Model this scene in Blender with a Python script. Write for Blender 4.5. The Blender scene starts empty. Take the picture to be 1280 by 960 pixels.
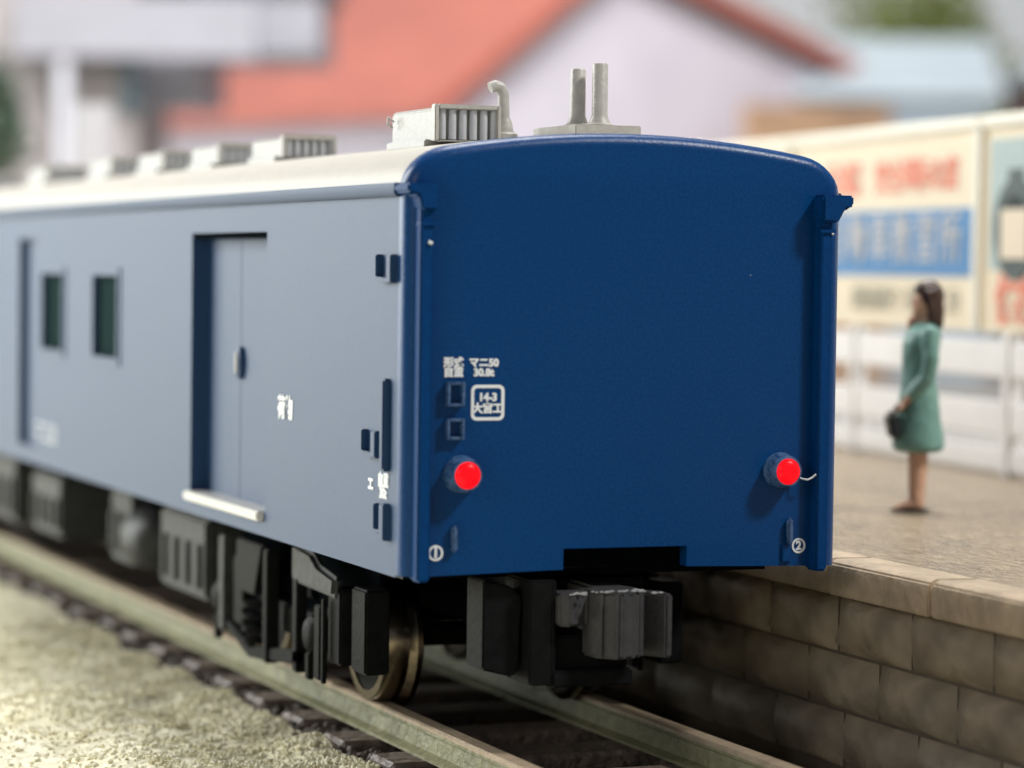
import bpy, bmesh, math, random
from mathutils import Vector, Matrix, noise
from mathutils.geometry import tessellate_polygon
R = math.radians
rnd = random.Random(7)
SC = bpy.context.scene
COL = SC.collection

# ------------------------------------------------------------------ camera
cd = bpy.data.cameras.new('camera'); cam = bpy.data.objects.new('camera', cd); COL.objects.link(cam); SC.camera = cam
CR = Vector((0.9301725, -0.36688249, 0.01327987)); CU = Vector((0.00236799, 0.04216789, 0.99910773)); CF = Vector((0.36711512, 0.92931109, -0.04009219))
cam.matrix_world = Matrix(((CR.x, CU.x, -CF.x, -7.0694), (CR.y, CU.y, -CF.y, -15.9619), (CR.z, CU.z, -CF.z, 2.9181), (0, 0, 0, 1)))
cd.sensor_width = 36; cd.lens = 3634.2 / 1280 * 36; cd.clip_start = .1; cd.clip_end = 1500
cd.dof.use_dof = True; cd.dof.focus_distance = 18.1; cd.dof.aperture_fstop = .385; cd.dof.aperture_blades = 0

# ------------------------------------------------------------------ world, lamps, exposure
W = bpy.data.worlds.new('World'); SC.world = W; W.use_nodes = True
bg = W.node_tree.nodes['Background']; bg.inputs[0].default_value = (.84, .88, .93, 1); bg.inputs[1].default_value = .17

def area(name, loc, target, sx, sy, power, col):
    l = bpy.data.lights.new(name, 'AREA'); l.shape = 'RECTANGLE'; l.size = sx; l.size_y = sy; l.energy = power; l.color = col
    o = bpy.data.objects.new(name, l); COL.objects.link(o); o.location = loc
    o.rotation_euler = (Vector(target) - Vector(loc)).to_track_quat('-Z', 'Y').to_euler()
    return o
KEYDIR = Vector((.50, -.42, .72)).normalized()
area('ceiling_lamp', Vector((0, 0, 2)) + KEYDIR * 40, (0, 0, 2), 5, 5, 12000, (1, .97, .93))
area('window_light', (-42, 62, 12), (-1, 6, 1), 52, 34, 37500, (.95, 1, .97))
area('back_left_fill', (-28, 34, 25), (0, 2, 0), 9, 9, 10500, (1, .98, .93))  # added fill from back left to light the ground and van side
area('fill_lamp', (-30, -16, 14), (1, 0, 0), 14, 10, 1700, (1, .97, .93))
area('overhead_lamp', (7, 12, 38), (1, 8, 0), 12, 9, 9500, (1, .98, .94))
area('background_fill', (10, 24, 48), (26, 74, 8), 30, 16, 43000, (1, .98, .97))  # added fill that brightens the houses and back wall, no actual lamp there
SC.view_settings.view_transform = 'Standard'; SC.view_settings.look = 'None'; SC.view_settings.exposure = .13; SC.view_settings.gamma = 1
SC.view_settings.use_curve_mapping = False
SC.cycles.max_bounces = 6

# ------------------------------------------------------------------ materials
def mat(name, col, rough=.5, metal=0, spec=.5, n_scale=None, n_amt=.15, bump=0, b_scale=40, emit=None, coat=0, detail=4, alpha=None, col2=None, trans=0, spot=None):
    m = bpy.data.materials.new(name); m.use_nodes = True; nt = m.node_tree; b = nt.nodes['Principled BSDF']
    b.inputs['Base Color'].default_value = (*col, 1); b.inputs['Roughness'].default_value = rough; b.inputs['Metallic'].default_value = metal
    b.inputs['Specular IOR Level'].default_value = spec; b.inputs['Coat Weight'].default_value = coat
    b.inputs['Transmission Weight'].default_value = trans
    tc = nt.nodes.new('ShaderNodeTexCoord'); src = tc.outputs['Object']
    out = None
    if n_scale:
        n = nt.nodes.new('ShaderNodeTexNoise'); n.inputs['Scale'].default_value = n_scale; n.inputs['Detail'].default_value = detail; n.inputs['Roughness'].default_value = .65
        nt.links.new(src, n.inputs['Vector'])
        r = nt.nodes.new('ShaderNodeMapRange'); r.inputs[1].default_value = .3; r.inputs[2].default_value = .7
        nt.links.new(n.outputs['Fac'], r.inputs[0])
        mx = nt.nodes.new('ShaderNodeMix'); mx.data_type = 'RGBA'; nt.links.new(r.outputs[0], mx.inputs[0])
        c2 = col2 or tuple(min(1, c * (1 + n_amt)) for c in col); c1 = col if col2 else tuple(c * (1 - n_amt) for c in col)
        mx.inputs[6].default_value = (*c1, 1); mx.inputs[7].default_value = (*c2, 1)
        out = mx.outputs[2]
        rr = nt.nodes.new('ShaderNodeMapRange'); rr.inputs[3].default_value = max(0, rough - .07); rr.inputs[4].default_value = min(1, rough + .07)
        nt.links.new(n.outputs['Fac'], rr.inputs[0]); nt.links.new(rr.outputs[0], b.inputs['Roughness'])
    if spot:   # sparse light dust specks: (scale, threshold, colour)
        v = nt.nodes.new('ShaderNodeTexVoronoi'); v.inputs['Scale'].default_value = spot[0]; nt.links.new(src, v.inputs['Vector'])
        lt = nt.nodes.new('ShaderNodeMath'); lt.operation = 'LESS_THAN'; lt.inputs[1].default_value = spot[1]; nt.links.new(v.outputs['Distance'], lt.inputs[0])
        n2 = nt.nodes.new('ShaderNodeTexNoise'); n2.inputs['Scale'].default_value = spot[0] * .8; nt.links.new(src, n2.inputs['Vector'])
        gt = nt.nodes.new('ShaderNodeMath'); gt.operation = 'GREATER_THAN'; gt.inputs[1].default_value = .56; nt.links.new(n2.outputs['Fac'], gt.inputs[0])
        mu = nt.nodes.new('ShaderNodeMath'); mu.operation = 'MULTIPLY'; nt.links.new(lt.outputs[0], mu.inputs[0]); nt.links.new(gt.outputs[0], mu.inputs[1])
        mx2 = nt.nodes.new('ShaderNodeMix'); mx2.data_type = 'RGBA'; nt.links.new(mu.outputs[0], mx2.inputs[0])
        if out: nt.links.new(out, mx2.inputs[6])
        else: mx2.inputs[6].default_value = (*col, 1)
        mx2.inputs[7].default_value = (*spot[2], 1); out = mx2.outputs[2]
    if out: nt.links.new(out, b.inputs['Base Color'])
    if bump:
        n = nt.nodes.new('ShaderNodeTexNoise'); n.inputs['Scale'].default_value = b_scale; n.inputs['Detail'].default_value = 3
        nt.links.new(src, n.inputs['Vector'])
        bp = nt.nodes.new('ShaderNodeBump'); bp.inputs['Strength'].default_value = bump; bp.inputs['Distance'].default_value = 1 / b_scale
        nt.links.new(n.outputs['Fac'], bp.inputs['Height']); nt.links.new(bp.outputs[0], b.inputs['Normal'])
    if emit:
        b.inputs['Emission Color'].default_value = (*emit[0], 1); b.inputs['Emission Strength'].default_value = emit[1]
    return m
M = {}
M['blue'] = mat('blue_plastic_paint', (.0006, .046, .175), .31, spec=.26, n_scale=55, n_amt=.22, bump=.17, b_scale=85, spot=(7, .045, (.10, .17, .30)))
M['blue_side'] = mat('blue_side_paint', (.005, .042, .130), .56, spec=.66, n_scale=50, n_amt=.05, bump=.05, b_scale=90)
M['trim'] = mat('blue_trim_plastic', (.0008, .042, .165), .50, spec=.10, n_scale=40, n_amt=.15, bump=.15, b_scale=60)
M['roof'] = mat('warm_grey_roof_plastic', (.50, .475, .42), .45, n_scale=12, n_amt=.05, bump=.12, b_scale=50)
M['grey_part'] = mat('grey_moulded_plastic', (.44, .43, .40), .42, n_scale=14, n_amt=.10, bump=.15, b_scale=40)
M['louvre'] = mat('louvre_grey', (.48, .50, .53), .4, n_scale=14, n_amt=.08)
M['black'] = mat('black_moulded_plastic', (.002, .002, .003), .5, spec=.12, n_scale=10, n_amt=.3, bump=.2, b_scale=30)
M['bogie'] = mat('dark_grey_bogie_plastic', (.009, .0095, .0105), .5, spec=.045, n_scale=12, n_amt=.25, bump=.12, b_scale=25)
M['equip'] = mat('grey_underfloor_plastic', (.045, .048, .049), .5, spec=.15, n_scale=6, n_amt=.3, bump=.1, b_scale=12)
M['coupler'] = mat('grey_translucent_coupler_plastic', (.056, .056, .060), .40, spec=.2, n_scale=10, n_amt=.2, bump=.2, b_scale=30)
M['coupler_edge'] = mat('pale_torn_plastic', (.34, .34, .34), .5)
M['wheel'] = mat('bronze_nickel_wheel', (.24, .20, .15), .22, metal=1, n_scale=30, n_amt=.2)
M['wheel_dark'] = mat('blackened_wheel', (.010, .010, .010), .5, spec=.04)
M['white_print'] = mat('white_print', (.82, .86, .90), .6)
M['silver'] = mat('silver_sill_paint', (.72, .71, .67), .4, n_scale=15, n_amt=.1)
M['glass'] = mat('dark_window_glazing', (.022, .042, .044), .6, spec=0)
M['dark_in_shade'] = mat('dark_interior_and_shade', (.006, .008, .010), .9, spec=0)  # near-black for the van interior and for shade painted in recess and bogies
M['red_lens'] = mat('glowing_red_lens', (.5, .001, .002), .3, spec=.15, emit=((1, .004, .010), 1.1))
M['lamp_rim'] = mat('highlit_blue_lamp_rim', (.008, .05, .16), .28, n_scale=22, col2=(.10, .19, .36), spec=.8, bump=.3, b_scale=30)  # paler mottle is a highlight put into the rim colour
M['rail_side'] = mat('olive_reflection_rail_web', (.26, .255, .145), .55, spec=.3, n_scale=7, n_amt=.22, bump=.3, b_scale=14)  # olive base carries the ground's green reflection on the rail
M['rail_head'] = mat('worn_rail_head', (.48, .38, .27), .38, metal=.3, n_scale=12, n_amt=.15, bump=.1, b_scale=25)
M['sleeper'] = mat('brown_sleeper', (.15, .115, .095), .55, n_scale=9, n_amt=.35, bump=.5, b_scale=12)
M['bed'] = mat('dark_track_bed', (.010, .009, .008), .85, n_scale=8, n_amt=.5, bump=.8, b_scale=7)
M['ballast'] = mat('dark_ballast_grain', (.085, .066, .054), .7, n_scale=3, n_amt=.5)
M['turf'] = mat('pale_scenic_sand', (.72, .665, .43), .8, n_scale=1.6, col2=(.88, .84, .65), bump=.7, b_scale=9)
M['grain'] = mat('pale_scenic_grain', (.68, .62, .40), .6, n_scale=3, col2=(.88, .85, .68))
M['table'] = mat('grey_table_top', (.30, .29, .27), .7, n_scale=.3, n_amt=.1)
M['deck'] = None
M['coping'] = mat('beige_coping_plastic', (.45, .35, .24), .38, n_scale=3.5, n_amt=.22, bump=.25, b_scale=7)
M['stone'] = mat('brown_stone_block', (.30, .245, .18), .55, spec=.25, n_scale=2.4, n_amt=.30, bump=.25, b_scale=5, detail=2)
M['mortar'] = mat('dark_stone_joint', (.12, .095, .07), .7, n_scale=4, n_amt=.3)
M['skin'] = mat('painted_skin', (.60, .36, .25), .5, n_scale=14, n_amt=.15)
M['dress'] = mat('teal_dress_paint', (.155, .315, .28), .42, n_scale=6, n_amt=.16, bump=.25, b_scale=9)
M['hair'] = mat('brown_hair_paint', (.045, .022, .016), .25, n_scale=18, n_amt=.3, bump=.2, b_scale=20)
M['bag'] = mat('black_bag_paint', (.012, .022, .024), .4)
M['shoe'] = mat('black_base_paint', (.012, .012, .012), .5)
M['fence'] = mat('white_fence_plastic', (.88, .87, .86), .45, n_scale=2, n_amt=.05)
M['cream'] = mat('cream_board', (.84, .74, .56), .6, n_scale=2, n_amt=.05)
M['frame'] = mat('pale_cream_frame', (.88, .85, .74), .5, n_scale=2, n_amt=.04)
M['pblue'] = mat('poster_blue_print', (.07, .24, .50), .6, n_scale=1.5, n_amt=.12)
M['pwhite'] = mat('poster_white_print', (.55, .54, .54), .6)
M['pred'] = mat('poster_red_print', (.85, .27, .18), .6, n_scale=2, n_amt=.15)
M['pgrey'] = mat('poster_grey_print', (.36, .34, .26), .6)
M['pteal'] = mat('poster_pale_teal', (.42, .52, .52), .6, n_scale=1, n_amt=.08)
M['pdark'] = mat('poster_dark_green', (.06, .09, .09), .6)
M['pcream'] = mat('poster_cream_print', (.78, .67, .52), .6)
M['redroof'] = mat('red_roof_tile', (.43, .135, .10), .6, n_scale=.6, n_amt=.12)
M['gable'] = mat('pale_lavender_wall', (.70, .66, .74), .6, n_scale=.5, n_amt=.06)
M['tan'] = mat('tan_wood', (.55, .35, .22), .6, n_scale=.6, n_amt=.2)
M['lav'] = mat('lavender_grey_wall', (.34, .34, .385), .6, n_scale=.4, n_amt=.1)
M['brownwall'] = mat('mauve_brown_wall', (.36, .33, .33), .6, n_scale=.4, n_amt=.12)
M['darkeave'] = mat('dark_grey_eave', (.18, .18, .20), .6)
M['pane'] = mat('blue_grey_pane', (.09, .14, .17), .25)
M['post'] = mat('pale_grey_pole', (.66, .67, .74), .5)
M['shed'] = mat('blue_grey_wall', (.33, .40, .46), .6, n_scale=.4, n_amt=.1)
M['shedroof'] = mat('pale_blue_roof', (.50, .58, .63), .5, n_scale=.4, n_amt=.08)
M['mauvewall'] = mat('dusty_red_wall', (.36, .22, .20), .6)
M['leaf'] = mat('olive_foliage', (.12, .17, .03), .6, n_scale=.5, col2=(.26, .30, .08))
M['leafdark'] = mat('dark_foliage', (.05, .09, .06), .6, n_scale=.5, col2=(.10, .15, .10))
M['trunk'] = mat('dark_trunk', (.07, .06, .045), .8, n_scale=3, n_amt=.3)
M['wall'] = mat('pale_room_wall', (.84, .87, .89), .8, n_scale=.02, n_amt=.12)
def deck_material():
    m = mat('speckled_sand_deck', (.42, .325, .215), .29, n_scale=2.2, n_amt=.18)
    nt = m.node_tree; b = nt.nodes['Principled BSDF']
    tc = nt.nodes.new('ShaderNodeTexCoord'); mp = nt.nodes.new('ShaderNodeMapping'); mp.inputs['Scale'].default_value = (15, 6, 8)
    mp.inputs['Rotation'].default_value = (0, 0, R(18))
    nt.links.new(tc.outputs['Object'], mp.inputs[0])
    n = nt.nodes.new('ShaderNodeTexNoise'); n.inputs['Scale'].default_value = 1.0; n.inputs['Detail'].default_value = 5; n.inputs['Roughness'].default_value = .6; n.inputs['Distortion'].default_value = .8
    nt.links.new(mp.outputs[0], n.inputs['Vector'])
    bp = nt.nodes.new('ShaderNodeBump'); bp.inputs['Strength'].default_value = 1; bp.inputs['Distance'].default_value = .14
    nt.links.new(n.outputs['Fac'], bp.inputs['Height']); nt.links.new(bp.outputs[0], b.inputs['Normal'])
    return m
M['deck'] = deck_material()

# ------------------------------------------------------------------ helpers
def off(parent):
    while parent is not None and parent.parent is not None: parent = parent.parent
    return parent.location.copy() if parent is not None else Vector((0, 0, 0))

def link(name, me, parent):
    o = bpy.data.objects.new(name, me); COL.objects.link(o)
    if parent is not None: o.parent = parent
    return o

def build(name, bm, m, parent=None, bevel=0, smooth=True, segs=2, angle=35):
    """bm is in world coordinates: links it as ONE mesh object under parent"""
    d = off(parent)
    if parent is None:
        # own origin at the base of its own bounds
        xs = [v.co for v in bm.verts]
        d = Vector((sum(v.x for v in xs) / len(xs), sum(v.y for v in xs) / len(xs), min(v.z for v in xs)))
    bmesh.ops.translate(bm, verts=bm.verts, vec=-d)
    bmesh.ops.recalc_face_normals(bm, faces=bm.faces)
    if bevel:
        ed = [e for e in bm.edges if len(e.link_faces) == 2 and e.calc_face_angle(0) > R(angle)]
        bmesh.ops.bevel(bm, geom=ed, offset=bevel, segments=segs, affect='EDGES', clamp_overlap=True)
    me = bpy.data.meshes.new(name); bm.to_mesh(me); bm.free()
    me.materials.append(M[m] if isinstance(m, str) else m)
    if smooth:
        me.polygons.foreach_set('use_smooth', [True] * len(me.polygons)); me.set_sharp_from_angle(angle=R(38))
    o = link(name, me, parent)
    if parent is None: o.location = d
    return o

def tag(o, label=None, cat=None, group=None, kind=None):
    if label: o['label'] = label
    if cat: o['category'] = cat
    if group: o['group'] = group
    if kind: o['kind'] = kind
    return o

def thing(name, loc, label, cat, group=None):
    o = bpy.data.objects.new(name, None); COL.objects.link(o); o.location = loc; o.empty_display_size = .3
    return tag(o, label, cat, group)

def BM(): return bmesh.new()
def box(bm, x0, x1, y0, y1, z0, z1, mtx=None):
    vs = [bm.verts.new((x, y, z)) for x in (x0, x1) for y in (y0, y1) for z in (z0, z1)]
    if mtx:
        for v in vs: v.co = mtx @ v.co
    for f in ((0, 1, 3, 2), (4, 6, 7, 5), (0, 4, 5, 1), (2, 3, 7, 6), (0, 2, 6, 4), (1, 5, 7, 3)): bm.faces.new([vs[i] for i in f])
    return vs
def bx(x0, x1, y0, y1, z0, z1):
    b = BM(); box(b, x0, x1, y0, y1, z0, z1); return b
def cyl(bm, p0, p1, r0, r1=None, n=20, caps=True):
    r1 = r0 if r1 is None else r1
    p0 = Vector(p0); p1 = Vector(p1); d = (p1 - p0).normalized(); a = d.orthogonal().normalized(); b = d.cross(a)
    c0 = [bm.verts.new(p0 + (a * math.cos(t) + b * math.sin(t)) * r0) for t in [2 * math.pi * i / n for i in range(n)]]
    c1 = [bm.verts.new(p1 + (a * math.cos(t) + b * math.sin(t)) * r1) for t in [2 * math.pi * i / n for i in range(n)]]
    for i in range(n): bm.faces.new((c0[i], c0[(i + 1) % n], c1[(i + 1) % n], c1[i]))
    if caps: bm.faces.new(c0[::-1]); bm.faces.new(c1)
def lathe(bm, c, axis, prof, n=32):
    """prof: list of (distance along axis, radius)"""
    c = Vector(c); d = Vector(axis).normalized(); a = d.orthogonal().normalized(); b = d.cross(a); rings = []
    for s, r in prof:
        rings.append([bm.verts.new(c + d * s + (a * math.cos(2 * math.pi * i / n) + b * math.sin(2 * math.pi * i / n)) * max(r, 1e-4)) for i in range(n)])
    for k in range(len(rings) - 1):
        for i in range(n): bm.faces.new((rings[k][i], rings[k][(i + 1) % n], rings[k + 1][(i + 1) % n], rings[k + 1][i]))
    bm.faces.new(rings[0][::-1]); bm.faces.new(rings[-1])
def prism(bm, pts, axis, a, b):
    """2-D polygon pts extruded along axis (0,1,2) from a to b"""
    def P(u, v, w): return {0: (w, u, v), 1: (u, w, v), 2: (u, v, w)}[axis]
    A = [bm.verts.new(P(u, v, a)) for u, v in pts]; B = [bm.verts.new(P(u, v, b)) for u, v in pts]; n = len(pts)
    for i in range(n): bm.faces.new((A[i], A[(i + 1) % n], B[(i + 1) % n], B[i]))
    bm.faces.new(A[::-1]); bm.faces.new(B)
def tube(bm, pts, r, n=10):
    pts = [Vector(p) for p in pts]
    for i in range(len(pts) - 1): cyl(bm, pts[i], pts[i + 1], r, n=n)
    for p in pts[1:-1]: bmesh.ops.create_icosphere(bm, subdivisions=2, radius=r, matrix=Matrix.Translation(p))
def text(name, s, size, m, parent, loc, rotz, extrude=.004, weight=0, sx=1.0, align='CENTER', spacing=1.0, space_line=1.0):
    cu = bpy.data.curves.new(name, 'FONT'); cu.body = s; cu.size = size; cu.extrude = extrude; cu.offset = weight; cu.align_x = align; cu.align_y = 'CENTER'
    cu.space_character = spacing; cu.space_line = space_line; cu.resolution_u = 3
    t = bpy.data.objects.new(name + '_curve', cu); COL.objects.link(t)
    dg = bpy.context.evaluated_depsgraph_get(); me = bpy.data.meshes.new_from_object(t.evaluated_get(dg)); me.name = name
    bpy.data.objects.remove(t); bpy.data.curves.remove(cu)
    me.transform(Matrix.Diagonal((sx, 1, 1, 1)))
    me.transform(Matrix.Translation(Vector(loc) - off(parent)) @ Matrix.Rotation(rotz, 4, 'Z') @ Matrix.Rotation(R(90), 4, 'X'))
    me.materials.clear(); me.materials.append(M[m])
    return link(name, me, parent)

# ------------------------------------------------------------------ ground, backdrop
b = BM(); bmesh.ops.create_grid(b, x_segments=4, y_segments=4, size=240, matrix=Matrix.Translation((0, 60, -.40)))
tag(build('ground', b, 'table', smooth=False), kind='structure')
b = bx(-130, 160, 96, 97, -.4, 60)
tag(build('room_wall', b, 'wall', smooth=False), kind='structure')

# pale scenic ground beside the track (uneven sheet with thickness)
b = BM(); nx, ny = 90, 220; vs = []
for j in range(ny + 1):
    row = []
    for i in range(nx + 1):
        x = -1.12 - (i / nx) ** 1.4 * 14; y = -9 + j / ny * 60
        e = .10 * noise.noise(Vector((0, y * 1.6, 3))) if i == 0 else 0
        h = -.27 - .012 * (abs(x) - 1.2) + .07 * noise.fractal(Vector((x * 1.4, y * 1.4, 0)), .8, 2, 4) - (.14 if i == 0 else 0)
        row.append(b.verts.new((x + e, y, h)))
    vs.append(row)
for j in range(ny):
    for i in range(nx): b.faces.new((vs[j][i], vs[j][i + 1], vs[j + 1][i + 1], vs[j + 1][i]))
tag(build('scenic_ground', b, 'turf'), kind='structure')
def grains(name, m, spots, r0, r1, label, cat):
    base = BM(); bmesh.ops.create_icosphere(base, subdivisions=1, radius=1)
    bv = [v.co.copy() for v in base.verts]; bf = [[v.index for v in f.verts] for f in base.faces]; base.free()
    V, F = [], []
    for (x, y, z) in spots:
        s = rnd.uniform(r0, r1); q = Matrix.Rotation(rnd.uniform(0, 6.28), 3, Vector((rnd.random() - .5, rnd.random() - .5, rnd.random() - .5)).normalized())
        sc = Vector((rnd.uniform(.8, 1.2), rnd.uniform(.7, 1.1), rnd.uniform(.6, .9))); k = len(V)
        V += [tuple(q @ Vector((c.x * sc.x * rnd.uniform(.8, 1.2), c.y * sc.y, c.z * sc.z)) * s + Vector((x, y, z))) for c in bv]; F += [[i + k for i in f] for f in bf]
    me = bpy.data.meshes.new(name); me.from_pydata(V, [], F); me.materials.append(M[m]); o = link(name, me, None)
    return tag(o, label, cat, kind='stuff')
sp = []
for i in range(15000):
    x = -1.14 - abs(rnd.gauss(0, 1.1)); y = rnd.uniform(-3, 9)
    sp.append((x, y, -.27 - .012 * (abs(x) - 1.2) + .07 * noise.fractal(Vector((x * 1.4, y * 1.4, 0)), .8, 2, 4) + .005))
grains('scenic_gravel', 'grain', sp, .008, .022, 'pale yellow gravel spread beside the left rail', 'gravel')
sp = [(x, rnd.uniform(-5, 14), -.36 + rnd.uniform(0, .07) + (.02 if x < -.84 else 0)) for x in [rnd.choice((rnd.uniform(-1.2, 1.35), rnd.uniform(-1.16, -.84))) for i in range(5500)]]
grains('track_ballast', 'ballast', sp, .03, .065, 'dark ballast grains between the sleepers under the train', 'ballast')

# ------------------------------------------------------------------ track
track = thing('railway_track', (0, 10, -.4), 'model railway track with olive rails running under the blue van', 'track')
build('track_bed', bx(-1.25, 1.4, -9, 50, -.395, -.36), 'bed', track)
def rail_profile(s):
    return [(-.10, -.205), (.10, -.205), (.10, -.185), (.04, -.165), (.032, -.06), (.06, -.045), (.06, -.006), (.05, 0), (-.05, 0), (-.06, -.006), (-.06, -.045), (-.032, -.06), (-.04, -.165), (-.10, -.185)]
for s in (-1, 1):
    cx = s * .735
    b = BM(); prism(b, [(cx + u, v - .004) for u, v in rail_profile(s)], 1, -9, 50)
    r = build('rail', b, 'rail_side', track, bevel=0)
    b = BM(); prism(b, [(cx - .062, -.030), (cx - .062, -.008), (cx - .05, .002), (cx + .05, .002), (cx + .062, -.008), (cx + .062, -.030)], 1, -9, 50)
    build('rail_head', b, 'rail_head', r)
me = None
for i in range(46):
    y = -5.2 + i * .93 + .09
    if me is None:
        b = BM(); box(b, -1.08, 1.08, -.22, .22, -.13, 0)
        bmesh.ops.bevel(b, geom=b.edges[:], offset=.03, segments=1, affect='EDGES')
        me = bpy.data.meshes.new('sleeper'); b.to_mesh(me); b.free(); me.materials.append(M['sleeper'])
    o = link('sleeper', me, track); o.location = Vector((rnd.uniform(-.03, .03), y + rnd.uniform(-.03, .03), -.208 + rnd.uniform(-.006, 0))) - track.location
    o.rotation_euler.z = rnd.uniform(-.02, .02)

# ------------------------------------------------------------------ platform
plat = thing('station_platform', (4.5, 12, -.4), 'beige station platform with stone block side wall beside the van', 'platform')
b = BM(); box(b, 1.86, 7.9, -8, 46, 1.0, 1.094)
build('deck', b, 'deck', plat)
build('wall_core', bx(1.66, 7.85, -7.95, 45.9, -.4, .98), 'mortar', plat)
for k in range(-5, 24):
    y0 = .4 + 1.3 * k; b = BM()
    e = rnd.uniform(-.004, .004)
    prism(b, [(1.56 + e, .875), (1.90, .875), (1.90, 1.097), (1.62, 1.100), (1.575 + e, 1.075), (1.56 + e, 1.03)], 1, y0 + .012, y0 + 1.288)
    build('coping_stone', b, 'coping', plat, bevel=.012)
def stone_mesh(w, h, seed):
    g = random.Random(seed); b = BM(); nu, nv = 6, 4; vs = {}
    for j in range(nv + 1):
        for i in range(nu + 1):
            u = i / nu; v = j / nv; edge = min(u, 1 - u) * w; ev = min(v, 1 - v) * h; d = min(edge, ev)
            dep = 0 if d < 1e-6 else .035 + .05 * (1 - (2 * u - 1) ** 4) * (1 - (2 * v - 1) ** 4) + g.uniform(-.012, .02)
            vs[i, j] = b.verts.new((-dep, (.5 - .5 * math.cos(math.pi * (.12 + .76 * u)) / math.cos(math.pi * .12) - .5) * w + (0 if i in (0, nu) else g.uniform(-.03, .03)), (.5 - .5 * math.cos(math.pi * (.12 + .76 * v)) / math.cos(math.pi * .12) - .5) * h + (0 if j in (0, nv) else g.uniform(-.02, .02))))
    for j in range(nv):
        for i in range(nu): b.faces.new((vs[i, j], vs[i + 1, j], vs[i + 1, j + 1], vs[i, j + 1]))
    me = bpy.data.meshes.new('stone_block'); bmesh.ops.recalc_face_normals(b, faces=b.faces)
    b.to_mesh(me); b.free(); me.materials.append(M['stone']); me.polygons.foreach_set('use_smooth', [True] * len(me.polygons)); return me
SM = [stone_mesh(.92, .345, s) for s in range(8)]
for r, (zc, yo) in enumerate(((.68, .40), (.315, .80), (-.05, .30), (-.36, .6))):
    for k in range(-6, 22):
        o = link('stone_block', SM[rnd.randrange(8)], plat)
        o.location = Vector((1.655, yo + .95 * k + .475 - .95 * 0, zc)) - plat.location
        if zc < -.3: o.scale.z = .25
        o.rotation_euler = (R(180) if rnd.random() < .5 else 0, 0, 0)

# ------------------------------------------------------------------ the mail van
van = thing('luggage_van', (0, 10, 0), 'blue model luggage van with grey roof and two red tail lamps', 'train car')
HW, LEN = 1.43, 20.0
def roof_pts():
    pts = []
    for k in range(0, 9):
        t = R(76) * k / 8; pts.append((1.08 + .35 * math.cos(t), 3.36 + .275 * math.sin(t)))
    x1, z1 = pts[-1]
    for k in range(1, 9):
        x = x1 * (1 - k / 8); pts.append((x, z1 + (3.728 - z1) * (1 - (x / x1) ** 2)))
    return pts + [(-x, z) for x, z in pts[-2::-1]]
RP = roof_pts()
# outline of the end, counter-clockwise seen from the front
OUT = [(HW, 1.10), (HW, 1.6), (HW, 2.2), (HW, 2.8)] + RP + [(-HW, 2.8), (-HW, 2.2), (-HW, 1.6), (-HW, 1.10)]
def inset(pts, r):
    res = []; n = len(pts)
    for i, (x, z) in enumerate(pts):
        a = Vector(pts[max(0, i - 1)]); c = Vector(pts[min(n - 1, i + 1)]); t = (c - a).normalized(); nn = Vector((t.y, -t.x))
        rr = .11 if abs(x) > 1.42 else .075
        if abs(x) <= 1.42 and z < 3.6: rr = .075 + (.035) * (3.6 - z) / .24
        res.append((x - nn.x * rr * r, z - nn.y * rr * r, rr))
    return res
def end_shell():
    b = BM(); loops = []
    for k in range(0, 7):
        t = math.pi / 2 * k / 6; L = []
        for (x, z, rr) in inset(OUT, 1 - math.sin(t)): L.append(b.verts.new((x, .0 + rr * (1 - math.cos(t)), z)))
        loops.append(L)
    loops.append([b.verts.new((x, .145, z)) for x, z in OUT])
    for k in range(len(loops) - 1):
        for i in range(len(OUT) - 1): b.faces.new((loops[k][i], loops[k][i + 1], loops[k + 1][i + 1], loops[k + 1][i]))
    # flat front with the coupler notch
    extra = [(-.42, 1.12), (-.42, 1.245), (.39, 1.245), (.39, 1.12)]
    fv = loops[0] + [b.verts.new((x, 0, z)) for x, z in extra]
    tri = tessellate_polygon([[Vector((v.co.x, v.co.z, 0)) for v in fv]])
    for t in tri: b.faces.new([fv[i] for i in t])
    lip = [loops[0][-1]] + fv[-4:] + [loops[0][0]]
    back = [b.verts.new((v.co.x, .10, v.co.z)) for v in lip]
    for i in range(5): b.faces.new((lip[i], lip[i + 1], back[i + 1], back[i]))
    return b
endp = build('end_panel', end_shell(), 'blue', van)
# roof
b = BM(); ys = [.147, LEN]; A = [[b.verts.new((x * (1.0), y, z)) for x, z in RP] for y in ys]
for i in range(len(RP) - 1): b.faces.new((A[0][i], A[0][i + 1], A[1][i + 1], A[1][i]))
roof = build('roof', b, 'roof', van)
b = BM(); prism(b, [(x, z) for x, z in OUT], 1, LEN - .02, LEN); build('rear_end_panel', b, 'blue', van)
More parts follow.
